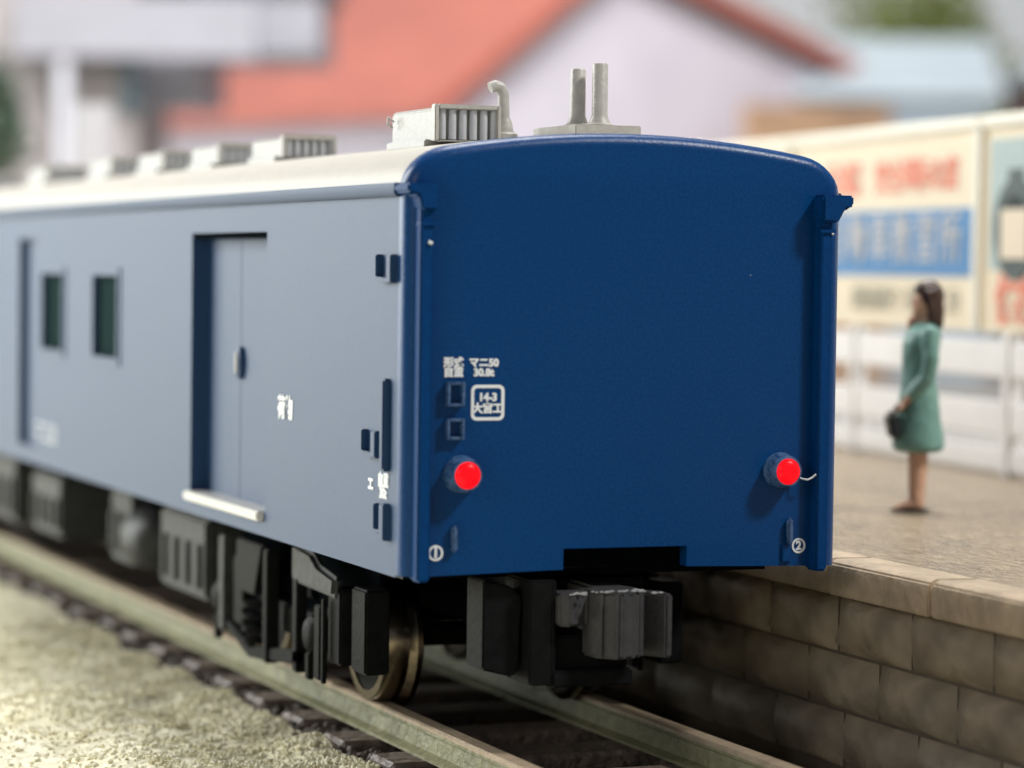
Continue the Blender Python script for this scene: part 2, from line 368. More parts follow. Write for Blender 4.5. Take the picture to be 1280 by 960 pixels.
# side walls with openings
def side(sx, holes, name):
    b = BM(); X = sx * HW
    ysb = sorted({.145, LEN - .03} | {v for h in holes for v in h[:2]}); zsb = sorted({1.085, 3.36} | {v for h in holes for v in h[2:4]})
    for i in range(len(ysb) - 1):
        for j in range(len(zsb) - 1):
            yc = (ysb[i] + ysb[i + 1]) / 2; zc = (zsb[j] + zsb[j + 1]) / 2
            if any(h[0] < yc < h[1] and h[2] < zc < h[3] for h in holes): continue
            b.faces.new([b.verts.new(p) for p in ((X, ysb[i], zsb[j]), (X, ysb[i + 1], zsb[j]), (X, ysb[i + 1], zsb[j + 1]), (X, ysb[i], zsb[j + 1]))])
    for (y0, y1, z0, z1, d) in holes:
        Xi = X - sx * d
        for q in (((y0, z0), (y1, z0)), ((y1, z0), (y1, z1)), ((y1, z1), (y0, z1)), ((y0, z1), (y0, z0))):
            (a, c), (e, f) = q
            b.faces.new([b.verts.new(p) for p in ((X, a, c), (X, e, f), (Xi, e, f), (Xi, a, c))])
    bmesh.ops.remove_doubles(b, verts=b.verts, dist=1e-5)
    return build(name, b, 'blue_side', van)
DOOR = (2.82, 4.72, 1.235, 3.135, .13); W1 = (6.93, 7.80, 2.13, 2.82, .07); W2 = (8.90, 9.76, 2.13, 2.82, .07); D2 = (10.0, 10.75, 1.235, 3.12, .075)
D3 = (14.2, 16.1, 1.235, 3.135, .13); W3 = (12.0, 12.9, 2.13, 2.82, .07)
side(-1, [DOOR, W1, W2, D2, W3, D3], 'side_panel')
side(1, [DOOR, W1, W2, D2, W3, D3], 'side_panel')
for sx in (-1, 1):
    X = sx * HW
    for dd in (DOOR, D3):
        ym = (dd[0] + dd[1]) / 2 + .08
        for (a, c) in ((dd[0], ym - .006), (ym + .006, dd[1])):
            lf = build('door_leaf', bx(*sorted((X - sx * .125, X - sx * .16)), a, c, dd[2], dd[3]), 'blue_side', van)
            if c < dd[1] - .2:
                b = BM(); lathe(b, (X - sx * .125, c - .03, 2.22), (sx, 0, 0), [(0, .085), (.03, .085), (.045, .06), (.045, .035)], 20)
                for v in b.verts: v.co.z = 2.22 + (v.co.z - 2.22) * 1.35; v.co.y = c - .03 + (v.co.y - c + .03) * .75
                build('handle', b, 'blue_side', lf)
                b = BM(); cyl(b, (X - sx * .085, c - .03, 2.15), (X - sx * .085, c - .03, 2.29), .018, n=10); build('handle_bar', b, 'silver', lf)
        build('recess_shade_strip', bx(*sorted((X - sx * .012, X - sx * .124)), dd[0] + .01, dd[1] - .01, 3.095, 3.134), 'dark_in_shade', van)  # dark strip standing in for the shade under the recess top
        build('door_sill', bx(*sorted((X - sx * .14, X + sx * .05)), dd[0] + .03, dd[1] + .02, 1.185, 1.25), 'silver', van, bevel=.012)
    b = bx(*sorted((X - sx * .07, X - sx * .10)), D2[0], D2[1], D2[2], D2[3]); build('crew_door', b, 'blue_side', van)
    for w in (W1, W2, W3):
        b = BM()
        t = .05
        for (a, c, e, f) in ((w[0] - t, w[0] + .012, w[2] - t, w[3] + t), (w[1] - .012, w[1] + t, w[2] - t, w[3] + t), (w[0] + .012, w[1] - .012, w[2] - t, w[2] + .012), (w[0] + .012, w[1] - .012, w[3] - .012, w[3] + t)):
            box(b, *sorted((X + sx * .014, X - sx * .03)), a, c, e, f)
        fr = build('window_frame', b, 'blue_side', van)
        build('window_pane', bx(*sorted((X - sx * .045, X - sx * .06)), w[0], w[1], w[2], w[3]), 'glass', fr)
    # gutter and its funnel + downpipe on the end
    b = BM(); prism(b, [(X - sx * .02, 3.325), (X + sx * .028, 3.325), (X + sx * .042, 3.345), (X + sx * .042, 3.405), (X - sx * .02, 3.405)], 1, .12, LEN - .1)
    build('gutter', b, 'blue_side', van, bevel=.006)
    xi, xo = (-1.375, -1.295) if sx < 0 else (1.225, 1.305)
    b = BM(); prism(b, [(xi, 1.075), (xo, 1.075), (xo, 3.28), (xi, 3.28)], 1, -.085, .06)
    dp = build('downpipe', b, 'trim', van, bevel=.014, segs=3)
    b = BM()
    if sx < 0:
        pts = [(-1.47, 3.40), (-1.47, 3.345), (-1.40, 3.33), (-1.38, 3.245), (-1.275, 3.245), (-1.275, 3.405)]
        prism(b, pts, 1, -.12, .13)
    else:
        pts = [(1.215, 3.385), (1.215, 3.225), (1.32, 3.215), (1.36, 3.285), (1.375, 3.305), (1.405, 3.305), (1.425, 3.325), (1.425, 3.385)]
        prism(b, pts, 1, -.13, .12)
    build('gutter_funnel', b, 'trim', van, bevel=.012, segs=2)
    b = BM(); box(b, xi - .01, xo + .012, -.10, -.02, 3.155, 3.175); build('pipe_bracket', b, 'trim', van)
# ribs and brackets near the left corner of the side
def rib(y0, y1, z0, z1, d=.04, bev=.008):
    return bx(-HW - d, -HW + .01, y0, y1, z0, z1)
b = BM()
box(b, -1.475, -1.42, .43, .47, 2.85, 2.985); box(b, -1.475, -1.42, .17, .24, 2.82, 2.985); box(b, -1.468, -1.42, .24, .43, 2.815, 2.845)
build('lamp_bracket', b, 'blue_side', van, bevel=.007)
b = BM(); box(b, -1.475, -1.42, .66, .71, 1.80, 1.93); box(b, -1.475, -1.42, .42, .50, 1.77, 1.93); box(b, -1.468, -1.42, .50, .66, 1.765, 1.80)
build('lamp_bracket', b, 'blue_side', van, bevel=.007)
build('handrail', bx(-1.475, -1.42, .27, .34, 1.70, 2.25), 'blue_side', van, bevel=.014)
b = BM(); box(b, -1.475, -1.42, .42, .46, 1.345, 1.50); box(b, -1.475, -1.42, .25, .33, 1.29, 1.51); box(b, -1.465, -1.42, .33, .42, 1.30, 1.33)
build('step_bracket', b, 'blue_side', van, bevel=.007)
# brackets on the end: two raised frames with a hollow
for z0, z1, hw in ((2.10, 2.245, .058), (1.905, 2.03, .058)):
    b = BM(); x0, x1, t = -1.185, -1.075, .018
    box(b, x0, x0 + t, -.05, .0, z0, z1); box(b, x1 - t, x1, -.05, 0, z0, z1); box(b, x0 + t, x1 - t, -.045, 0, z0, z0 + t); box(b, x0 + t, x1 - t, -.05, 0, z1 - t, z1)
    build('lamp_bracket', b, 'lamp_rim', van, bevel=.004)
# tail lamps
for cx, cz in ((-1.08, 1.700), (1.01, 1.695)):
    b = BM(); lathe(b, (cx, .01, cz), (0, -1, 0), [(0, .112), (.035, .112), (.055, .105), (.115, .096), (.13, .090), (.13, .080), (.115, .078)], 36)
    hs = build('tail_lamp', b, 'lamp_rim', van)
    b = BM(); lathe(b, (cx, .01, cz), (0, -1, 0), [(.10, .080), (.124, .080), (.142, .072), (.154, .05), (.159, .02)], 32)
    build('lens', b, 'red_lens', hs)
# small lugs, marks
for cx in (-1.125, 1.075):
    b = BM(); box(b, cx - .018, cx + .018, -.045, .0, 1.24, 1.40); build('lug', b, 'lamp_rim', van, bevel=.012)
b = BM(); box(b, 1.03, 1.094, -.018, 0, 1.13, 1.238); build('lug_base', b, 'blue', van, bevel=.005)
def ring(cx, cz, r0, r1, name):
    b = BM(); n = 40
    P = [[b.verts.new((cx + r * math.cos(2 * math.pi * i / n), y, cz + r * math.sin(2 * math.pi * i / n))) for i in range(n)] for r, y in ((r0, -.004), (r1, -.004), (r1, .002), (r0, .002))]
    for k in range(4):
        for i in range(n): b.faces.new((P[k][i], P[k][(i + 1) % n], P[(k + 1) % 4][(i + 1) % n], P[(k + 1) % 4][i]))
    return build(name, b, 'white_print', van, smooth=False)
ring(-1.232, 1.238, .034, .047, 'number_ring'); text('end_number', '1', .082, 'white_print', van, (-1.232, -.002, 1.237), 0, weight=.004)
ring(1.148, 1.228, .034, .047, 'number_ring')
bb = BM(); cyl(bb, (1.148, .002, 1.228), (1.148, -.0045, 1.228), .0, n=3) if False else None; bb.free()
text('end_number', '2', .074, 'white_print', van, (1.148, -.002, 1.227), 0, weight=.003)
# lettering on the end
text('lettering', '形式\n自重', .062, 'white_print', van, (-1.135, -.002, 2.325), 0, weight=.0030, spacing=1.0, space_line=.92)
text('lettering', 'マニ50\n30.8t', .062, 'white_print', van, (-.945, -.002, 2.325), 0, weight=.0030, spacing=1.0, space_line=.92)
def rrect(x0, x1, z0, z1, r, n=6):
    pts = []
    for cx, cz, a in ((x1 - r, z1 - r, 0), (x0 + r, z1 - r, 90), (x0 + r, z0 + r, 180), (x1 - r, z0 + r, 270)):
        for k in range(n + 1): t = R(a + 90 * k / n); pts.append((cx + r * math.cos(t), cz + r * math.sin(t)))
    return pts
b = BM(); A = rrect(-1.022, -.812, 2.015, 2.225, .035); B = rrect(-1.003, -.831, 2.034, 2.206, .02); n = len(A)
va = [b.verts.new((x, -.004, z)) for x, z in A]; vb = [b.verts.new((x, -.004, z)) for x, z in B]; vc = [b.verts.new((x, .002, z)) for x, z in A]; vd = [b.verts.new((x, .002, z)) for x, z in B]
for i in range(n):
    j = (i + 1) % n; b.faces.new((va[i], va[j], vb[j], vb[i])); b.faces.new((va[i], vc[i], vc[j], va[j])); b.faces.new((vb[i], vb[j], vd[j], vd[i]))
build('inspection_mark_frame', b, 'white_print', van, smooth=False)
text('inspection_mark', '14-3\n大宮工', .064, 'white_print', van, (-.917, -.002, 2.117), 0, weight=.0032, space_line=1.05)
# lettering on the side
LR = R(-90)
text('lettering', '荷物', .165, 'white_print', van, (-HW - .001, 2.36, 1.965), LR, weight=.006, sx=1.0, spacing=1.08)
text('lettering', '宮\n50', .072, 'white_print', van, (-HW - .001, .47, 1.60), LR, weight=.004, space_line=1.0) if False else None
text('lettering', '自重\n30t', .088, 'white_print', van, (-HW - .001, .37, 1.60), LR, weight=.005, space_line=.85, sx=1.1)
text('lettering', '工', .075, 'white_print', van, (-HW - .001, .60, 1.60), LR, weight=.006, sx=1.2)
text('lettering', 'マニ50', .24, 'white_print', van, (-HW - .001, 9.6, 1.38), LR, weight=-.002, sx=1.2)
# plastic burr beside the right lamp and at the pipes
b = BM(); tube(b, [(1.105, -.03, 1.665), (1.135, -.06, 1.645), (1.165, -.075, 1.640), (1.195, -.08, 1.655), (1.215, -.09, 1.675)], .006, 6); build('wire', b, 'white_print', van)
b = BM(); tube(b, [(-1.33, -.088, 3.06), (-1.31, -.10, 3.05)], .010, 6); build('burr', b, 'white_print', van)
b = BM(); tube(b, [(1.30, -.02, 3.15), (1.34, -.03, 3.148)], .007, 6); build('burr', b, 'white_print', van)
# underframe
b = BM(); box(b, -1.22, 1.22, .6, LEN - .1, 1.02, 1.082); box(b, -1.36, 1.36, .15, .6, 1.30, 1.36); build('underframe', b, 'black', van)
build('interior_core', bx(-1.2, 1.2, .35, LEN - .2, 1.10, 3.3), 'dark_in_shade', van)
# underfloor equipment
for (y0, y1, z0, z1, xo, nm, m) in ((5.25, 6.6, .36, .98, -1.16, 'equipment_box', 'equip'), (7.1, 7.9, .45, .75, -1.2, 'air_tank', 'equip'), (7.95, 8.7, .35, .98, -1.05, 'equipment_box', 'equip'), (10.0, 11.2, .40, .95, -1.2, 'equipment_box', 'equip'), (12.2, 13.6, .35, .98, -1.15, 'equipment_box', 'equip')):
    if nm == 'air_tank':
        b = BM(); lathe(b, (xo + .25, y0, .62), (0, 1, 0), [(0, .05), (.06, .2), (.16, .26), (y1 - y0 - .16, .26), (y1 - y0 - .06, .2), (y1 - y0, .05)], 24); o = build(nm, b, m, van)
    else:
        o = build(nm, bx(xo, xo + .8, y0, y1, z0, z1), m, van, bevel=.03)
        n = 4
        for k in range(n):
            yy = y0 + (k + .5) * (y1 - y0) / n; build('cover_rib', bx(xo - .03, xo + .01, yy - .04, yy + .04, z0 + .08, z1 - .2), m, o, bevel=.01)
build('center_sill', bx(-.35, .35, .55, LEN - .5, .6, 1.0), 'black', van)

# bogies
def bogie(yc, detail=True):
    B = lambda b, m, nm, par, bev=.012: build(nm, b, m, par, bevel=bev)
    b = BM(); box(b, -.55, .55, yc - .35, yc + .35, .42, .80); box(b, -.95, .95, yc - .22, yc + .22, .60, .86)
    bg_ = B(b, 'black', 'bogie', van)
    for sx in (-1, 1):
        xa, xb = (-1.10, -.93) if sx < 0 else (.93, 1.10)
        b = BM()   # arched side frame
        prof = [(yc - 1.55, .30), (yc - 1.55, .70), (yc - 1.15, .74), (yc - .95, .62), (yc - .55, .54), (yc + .55, .54), (yc + .95, .62), (yc + 1.15, .74), (yc + 1.45, .70), (yc + 1.45, .30), (yc + 1.2, .30), (yc + 1.1, .42), (yc + .5, .34), (yc - .5, .34), (yc - 1.1, .42), (yc - 1.2, .30)]
        prism(b, prof, 0, xa + .03, xb); B(b, 'bogie', 'side_frame', bg_)
        for ya in (yc - 1.2, yc + 1.05):
            b = BM(); box(b, min(xa, xb) - (.06 if sx < 0 else 0), max(xa, xb) + (.06 if sx > 0 else 0), ya - .30, ya - .05, .30, .80)
            B(b, 'bogie', 'axle_guard', bg_, .015)
            b = BM(); cx = xa - .05 if sx < 0 else xb + .05
            lathe(b, (cx - sx * -.0, ya + .28, .44), (sx, 0, 0), [(-.08, .13), (.02, .13), (.05, .10), (.06, .05)], 18); B(b, 'bogie', 'axle_box', bg_, 0)
            b = BM(); box(b, min(cx, cx + sx * .05), max(cx, cx + sx * .05), ya + .24, ya + .32, .14, .32); B(b, 'bogie', 'axle_box_stay', bg_, .01)
        # bolster spring with plank
        for dy in (.38,):
            for q in range(4):
                b = BM(); c = (xa + .085 if sx < 0 else xb - .085, yc + dy + .18, .22 + q * .085)
                c = (c[0] + sx * .07, c[1], c[2])
                lathe(b, c, (0, 0, 1), [(-.028, .09), (-.018, .13), (.018, .13), (.028, .09)], 18); B(b, 'bogie', 'coil', bg_, 0)
        b = BM(); x0 = xa - .08 if sx < 0 else xb
        prism(b, [(yc + .22, .93), (yc + .86, .93), (yc + .86, .66), (yc + .76, .56), (yc + .40, .56)], 0, x0, x0 + .08); B(b, 'bogie', 'spring_hanger', bg_)
        b = BM(); prism(b, [(yc - 1.45, .74), (yc - 1.48, .88), (yc - 1.1, .93), (yc - .95, 1.0), (yc - .55, 1.03), (yc - .55, .76)], 0, x0 - .02, x0 + .05); B(b, 'equip', 'frame_wing', bg_, .03)
        b = BM(); box(b, x0 - .02, x0 + .08, yc + .02, yc + .12, .12, .92); B(b, 'bogie', 'swing_link', bg_)
        b = BM(); box(b, x0, x0 + .08, yc - .62, yc - .52, .14, .80); B(b, 'bogie', 'swing_link', bg_)
        b = BM(); box(b, x0 - .02, x0 + .06, yc + 1.12, yc + 1.26, .22, .92); B(b, 'equip', 'damper', bg_)
        b = BM(); prism(b, [(yc - .62, .20), (yc + .1, .13), (yc + .55, .10), (yc + 1.2, .26), (yc + 1.2, .34), (yc + .5, .18), (yc - .62, .30)], 0, x0, x0 + .06); B(b, 'bogie', 'spring_plank', bg_)
        b = BM(); box(b, x0 - .03, x0 + .0, yc - 1.30, yc - 1.26, .16, .72); B(b, 'bogie', 'brake_rod', bg_, .005)
        b = BM(); box(b, x0 - .01, x0 + .05, yc - 1.16, yc - 1.04, .16, .66); B(b, 'bogie', 'brake_hanger', bg_, .01)
        b = BM(); box(b, *sorted((sx * 1.12, sx * .95)), yc - 1.90, yc - 1.62, .29, .84); B(b, 'bogie', 'end_post', bg_, .015)
    for sx in (-1, 1):
        for ya in (yc - 1.05, yc + 1.05):
            b = BM(); box(b, *sorted((sx * .90, sx * .93)), ya - .58, ya + .5, .80, 1.03); build('wheel_shade_plate', b, 'dark_in_shade', bg_)  # black sheet added as the shade above the wheel, hides its top
        b = BM(); box(b, *sorted((sx * .865, sx * .895)), yc - 1.5, yc + 1.45, .34, .98); build('bogie_shade_sheet', b, 'dark_in_shade', bg_)  # dark sheet added behind the side frame as shade in its gaps
    for ya in (yc - 1.05, yc + 1.05):
        for sx in (-1, 1):
            b = BM(); rs = .43
            lathe(b, (sx * .575, ya, rs + .003), (sx, 0, 0), [(0, .36), (.0, .46), (.015, .482), (.05, .482), (.075, .45), (.09, .432), (.24, .424), (.25, .418), (.25, .36), (.22, .345), (.22, .10), (.26, .09), (.26, .02)], 72)
            w = build('wheel', b, 'wheel', bg_)
            b = BM(); lathe(b, (sx * .80, ya, rs + .003), (sx, 0, 0), [(0, .36), (.0125, .355), (.012, .10), (.06, .08)], 36); build('wheel_disc', b, 'wheel_dark', w)
        b = BM(); cyl(b, (-.57, ya, .433), (.57, ya, .433), .08, n=16); build('axle', b, 'wheel_dark', bg_)
bogie(3.5); bogie(16.6)

# coupler and front gear
def V2(name, pts, z0, z1, m, par, bev=.012):
    b = BM(); prism(b, pts, 2, z0, z1); return build(name, b, m, par, bevel=bev)
cp = V2('coupler', [(-.16, .60), (-.18, .12), (-.29, .02), (-.27, -.14), (-.17, -.25), (-.07, -.245), (.03, -.17), (.07, .02), (.04, .12), (.02, .60)], .60, 1.0, 'coupler', van, .02)
V2('knuckle', [(-.48, .12), (-.48, -.09), (-.42, -.13), (-.29, -.06), (-.22, -.08), (-.22, .12)], .79, .985, 'coupler', cp, .015)
V2('guard_arm', [(.02, .02), (.12, -.02), (.20, -.13), (.245, -.13), (.245, .05), (.18, .12), (.02, .14)], .585, .97, 'coupler', cp, .012)
for k, (x, y) in enumerate(((-.245, -.19), (-.17, -.25), (-.12, -.252), (-.06, -.247), (0, -.20), (.04, -.14))):
    b = BM(); cyl(b, (x, y + .012, .61), (x, y + .012, .992), .014, n=8); build('knuckle_rib', b, 'coupler', cp)
b = BM()
for k in range(34):
    u = rnd.random(); x = -.46 + u * .66; y = (-.10 if x < -.29 else (-.16 if x < .03 else -.02)) + rnd.uniform(-.05, .04); z = .985 if x < -.29 else (1.0 if x < .03 else .97)
    bmesh.ops.create_icosphere(b, subdivisions=1, radius=rnd.uniform(.007, .017), matrix=Matrix.Translation((x, y, z)) @ Matrix.Diagonal((1.6, 1, .6, 1)))
tag(build('moulding_flash', b, 'coupler_edge', cp, smooth=False), kind='stuff')
V2('coupler_pocket', [(-.47, .02), (.02, .02), (.02, .5), (-.47, .5)], .50, .72, 'bogie', van, .015)
V2('snow_guard', [(-.63, .0), (-.50, -.05), (-.46, -.01), (-.46, .4), (-.63, .4)], .43, 1.06, 'bogie', van, .012)
V2('guard_bar', [(-.50, -.055), (.02, -.055), (.02, .14), (-.50, .14)], .42, .52, 'bogie', van, .012)
b = BM(); prism(b, [(-.89, .52), (-.69, .47), (-.66, .51), (-.64, .95), (-.72, 1.02), (-.89, 1.06)], 1, .10, .38); build('side_guard', b, 'bogie', van, bevel=.012)
b = BM(); cyl(b, (-.25, .5, 1.1), (.3, .5, 1.12), .03, n=8); build('pipe', b, 'coupler', van)

# roof furniture
def louvre_box(x0, x1, y0, y1, z0, z1, nl=5, par=van):
    b = BM(); t = .022
    prism(b, [(x0, z0), (x1, z0), (x1, z1 - .03), (x1 - .03, z1), (x0 + .02, z1 - .01), (x0, z1 - .03)], 1, y0 + .07, y1)
    # rim round the louvred mouth
    box(b, x0 - .006, x0 + t, y0, y0 + .07, z0, z1 + .008); box(b, x1 - t, x1 + .006, y0, y0 + .07, z0, z1 + .008); box(b, x0 + t, x1 - t, y0, y0 + .07, z1 - t, z1 + .008); box(b, x0 + t, x1 - t, y0, y0 + .07, z0 - .005, z0 + .006)
    o = build('ventilator', b, 'grey_part', par, bevel=.006)
    build('ventilator_foot', bx(x0 - .03, x1 + .02, y0 + .12, y1 + .03, z0 - .04, z0 + .012), 'grey_part', o, bevel=.008)
    w = (x1 - x0 - 2 * t) / (nl + .6)
    for k in range(nl + 1):
        cx = x0 + t + w * (k + .5); b = BM(); cyl(b, (cx, y0 + .05, z0 + .012), (cx, y0 + .05, z1 - t - .002), w * .36, n=14)
        for v in b.verts: v.co.y = y0 + .05 + (v.co.y - y0 - .05) * 1.2
        build('louvre', b, 'louvre', o)
    return o
louvre_box(-.905, -.475, .98, 1.80, 3.695, 3.915)
b = BM(); tube(b, [(-.92, 1.72, 3.84), (-.955, 1.74, 3.87), (-.96, 1.74, 3.83), (-.93, 1.72, 3.80)], .007, 6); build('burr', b, 'grey_part', van)
for y in (4.2, 5.9, 7.6, 9.4, 12.0, 15.0):
    louvre_box(-.90, -.50, y, y + .8, 3.69, 3.845)
b = BM(); box(b, -.17, .27, .50, 1.20, 3.735, 3.80); pl = build('exhaust_plate', b, 'grey_part', van, bevel=.006)
for x, y, h in ((.01, .90, 4.165), (.10, .76, 4.195)):
    b = BM(); lathe(b, (x, y, 3.795), (0, 0, 1), [(0, .088), (.02, .086), (.03, .068), (.055, .058), (.075, .050), (h - 3.795 - .01, .049), (h - 3.795, .042), (h - 3.795 + .004, .02)], 20); build('exhaust_pipe', b, 'grey_part', pl)
b = BM(); lathe(b, (-.345, 1.25, 3.70), (0, 0, 1), [(0, .09), (.06, .085), (.075, .06), (.13, .05), (.16, .04)], 18); wp = build('vent_pipe', b, 'grey_part', van)
b = BM(); tube(b, [(-.345, 1.25, 3.80), (-.355, 1.25, 4.01), (-.375, 1.25, 4.055), (-.41, 1.25, 4.065), (-.445, 1.25, 4.05)], .036, 12); build('bent_spout', b, 'grey_part', wp)
b = BM()
for k in range(4): bmesh.ops.create_icosphere(b, subdivisions=1, radius=rnd.uniform(.006, .012), matrix=Matrix.Translation((.50 + k * .025, .2 + rnd.uniform(0, .1), 3.722)))
build('dust', b, 'white_print', van)

# ------------------------------------------------------------------ figure
def remesh(name, bm, m, parent, vox=.014, smooth=3):
    d = off(parent); bmesh.ops.translate(bm, verts=bm.verts, vec=-d)
    me = bpy.data.meshes.new(name); bm.to_mesh(me); bm.free(); t = bpy.data.objects.new(name, me); COL.objects.link(t)
    md = t.modifiers.new('r', 'REMESH'); md.mode = 'VOXEL'; md.voxel_size = vox; md.use_smooth_shade = True
    s = t.modifiers.new('s', 'SMOOTH'); s.iterations = smooth; s.factor = .6
    dg = bpy.context.evaluated_depsgraph_get(); m2 = bpy.data.meshes.new_from_object(t.evaluated_get(dg)); m2.name = name
    bpy.data.objects.remove(t); bpy.data.meshes.remove(me); m2.materials.clear(); m2.materials.append(M[m])
    m2.polygons.foreach_set('use_smooth', [True] * len(m2.polygons))
    return link(name, m2, parent)
FP = Vector((3.95, 3.50, 1.10)); FR = Matrix.Translation(FP) @ Matrix.Rotation(R(-20), 4, 'Z')   # local -X is where she faces
def ell(bm, c, r, sub=3):
    bmesh.ops.create_icosphere(bm, subdivisions=sub, radius=1, matrix=FR @ Matrix.Translation(c) @ Matrix.Diagonal((*r, 1)))
def limb(bm, pts):   # (x,y,z,r)
    for i in range(len(pts) - 1):
        a, c = pts[i], pts[i + 1]; cyl(bm, FR @ Vector(a[:3]), FR @ Vector(c[:3]), a[3], c[3], n=16)
    for a in pts: bmesh.ops.create_icosphere(bm, subdivisions=2, radius=a[3], matrix=FR @ Matrix.Translation(a[:3]))
def loft(bm, secs, n=28):   # (cx, z, rx, ry)
    rings = [[bm.verts.new(FR @ Vector((cx + rx * 1.07 * math.cos(2 * math.pi * i / n), ry * math.sin(2 * math.pi * i / n), z))) for i in range(n)] for cx, z, rx, ry in secs]
    for k in range(len(rings) - 1):
        for i in range(n): bm.faces.new((rings[k][i], rings[k][(i + 1) % n], rings[k + 1][(i + 1) % n], rings[k + 1][i]))
    bm.faces.new(rings[0][::-1]); bm.faces.new(rings[-1])
her = thing('person', FP, 'small figure in a teal dress with long brown hair on the platform', 'person')
b = BM()
ell(b, (.045, 0, 1.60), (.092, .080, .118)); ell(b, (.02, 0, 1.555), (.068, .062, .075)); limb(b, [(.055, 0, 1.50, .048), (.05, 0, 1.40, .055)])
ell(b, (-.048, 0, 1.588), (.020, .015, .022), 2); ell(b, (-.032, 0, 1.625), (.02, .045, .03), 2); ell(b, (-.042, 0, 1.545), (.016, .026, .010), 2); ell(b, (-.028, 0, 1.515), (.025, .03, .022), 2)
for s in (-1, 1): ell(b, (.05, s * .082, 1.585), (.018, .010, .028), 2)
loft(b, [(.03, .50, .08, .12), (.02, .9, .10, .14), (.02, 1.1, .09, .11), (.03, 1.35, .10, .15), (.04, 1.42, .05, .06)])
for s, dx in ((-1, -.012), (1, .018)):
    limb(b, [(.02 + dx, s * .055, .80, .08), (.005 + dx, s * .05, .46, .072), (.005 + dx, s * .048, .34, .069), (.0 + dx, s * .045, .12, .054), (.005 + dx, s * .045, .05, .048)])
    limb(b, [(.02 + dx, s * .05, .045, .036), (-.06 + dx, s * .052, .055, .036), (-.13 + dx, s * .052, .030, .026), (-.165 + dx, s * .052, .024, .018)])
# forearms and hands (near arm hangs forward to the bag, far arm lifted to the chin)
def hand(bm, p, d, n, up):
    p = Vector(p); d = Vector(d).normalized(); n = Vector(n).normalized(); u = d.cross(n)
    limb(bm, [(*p, .026), (*(p + d * .05), .030)])
    for k, L in enumerate((.050, .058, .054, .042)):
        q = p + d * .055 + u * (k - 1.5) * .017
        limb(bm, [(*q, .0105), (*(q + d * L * .55 + n * .012), .010), (*(q + d * L * .75 + n * .036), .009)])
    q = p + d * .02 + u * -.03; limb(bm, [(*q, .012), (*(q + d * .03 - u * .022 + n * .012), .011), (*(q + d * .052 - u * .02 + n * .03), .009)])
limb(b, [(.02, -.19, 1.00, .045), (-.12, -.14, .84, .030)]); hand(b, (-.13, -.135, .835), (-.45, .1, -.85), (-.8, 0, .4), 0)
limb(b, [(-.03, .16, 1.20, .042), (-.055, .08, 1.39, .030)]); hand(b, (-.058, .06, 1.405), (.0, -.45, .9), (.6, .2, .3), 0)
remesh('body', b, 'skin', her, .011, 2)
b = BM()
loft(b, [(.008, .45, .12, .15), (.008, .46, .165, .20), (.008, .49, .188, .225), (.006, .55, .186, .222), (.003, .70, .160, .205), (.006, .84, .143, .19), (.008, .90, .135, .18), (.004, .98, .125, .16), (.0, 1.06, .118, .145), (.008, 1.17, .128, .155), (.018, 1.28, .135, .175), (.035, 1.37, .125, .175), (.05, 1.425, .085, .10), (.055, 1.445, .055, .06)])
ell(b, (-.055, -.06, 1.23), (.062, .085, .10)); ell(b, (-.055, .06, 1.23), (.062, .085, .10)); ell(b, (.0, 0, .885), (.148, .195, .03))
limb(b, [(.045, -.185, 1.36, .072), (.055, -.225, 1.16, .064), (.03, -.21, 1.02, .060), (-.07, -.165, .90, .050)])
limb(b, [(.045, .185, 1.36, .072), (.04, .22, 1.16, .062), (-.01, .20, 1.13, .058), (-.045, .12, 1.30, .045)])
for k in range(9):
    a = k / 9 * 6.283; limb(b, [(.006 + .135 * math.cos(a), .18 * math.sin(a), .86, .012), (.008 + .168 * math.cos(a), .203 * math.sin(a), .47, .017)])
remesh('dress', b, 'dress', her, .013, 9)
b = BM()
ell(b, (.080, 0, 1.635), (.108, .104, .128)); ell(b, (.03, 0, 1.695), (.078, .084, .060)); ell(b, (.115, 0, 1.53), (.075, .098, .14)); ell(b, (.130, 0, 1.455), (.056, .09, .085))
for s in (-1, 1): limb(b, [(.045, s * .078, 1.67, .032), (.065, s * .090, 1.57, .030), (.085, s * .085, 1.46, .022)])
remesh('hair', b, 'hair', her, .011, 2)
b = BM(); 
for s in (-1, 1): ell(b, (-.028, s * .034, 1.603), (.010, .012, .007), 2)
for v in b.verts: pass
build('eyes', b, 'shoe', her)
b = BM(); ell(b, (-.045, 0, .012), (.16, .125, .014), 3); build('foot_base', b, 'shoe', her)
b = BM(); Mx = FR @ Matrix.Translation((-.205, -.115, .665)) @ Matrix.Rotation(R(-10), 4, 'Y')
box(b, -.048, .048, -.13, .13, -.11, .10, Mx); bagm = BM(); 
bmesh.ops.bevel(b, geom=b.edges[:], offset=.03, segments=3, affect='EDGES'); bagm.free()
bagp = FR @ Vector((-.205, -.115, .555)); bag = thing('handbag', bagp, 'small black handbag held in front of the teal dress', 'handbag')
build('bag_body', b, 'bag', bag)
b = BM(); tube(b, [FR @ Vector(p) for p in ((-.205, -.20, .76), (-.19, -.18, .80), (-.18, -.13, .815), (-.18, -.08, .80), (-.20, -.04, .76))], .010, 8); build('bag_handle', b, 'bag', bag)

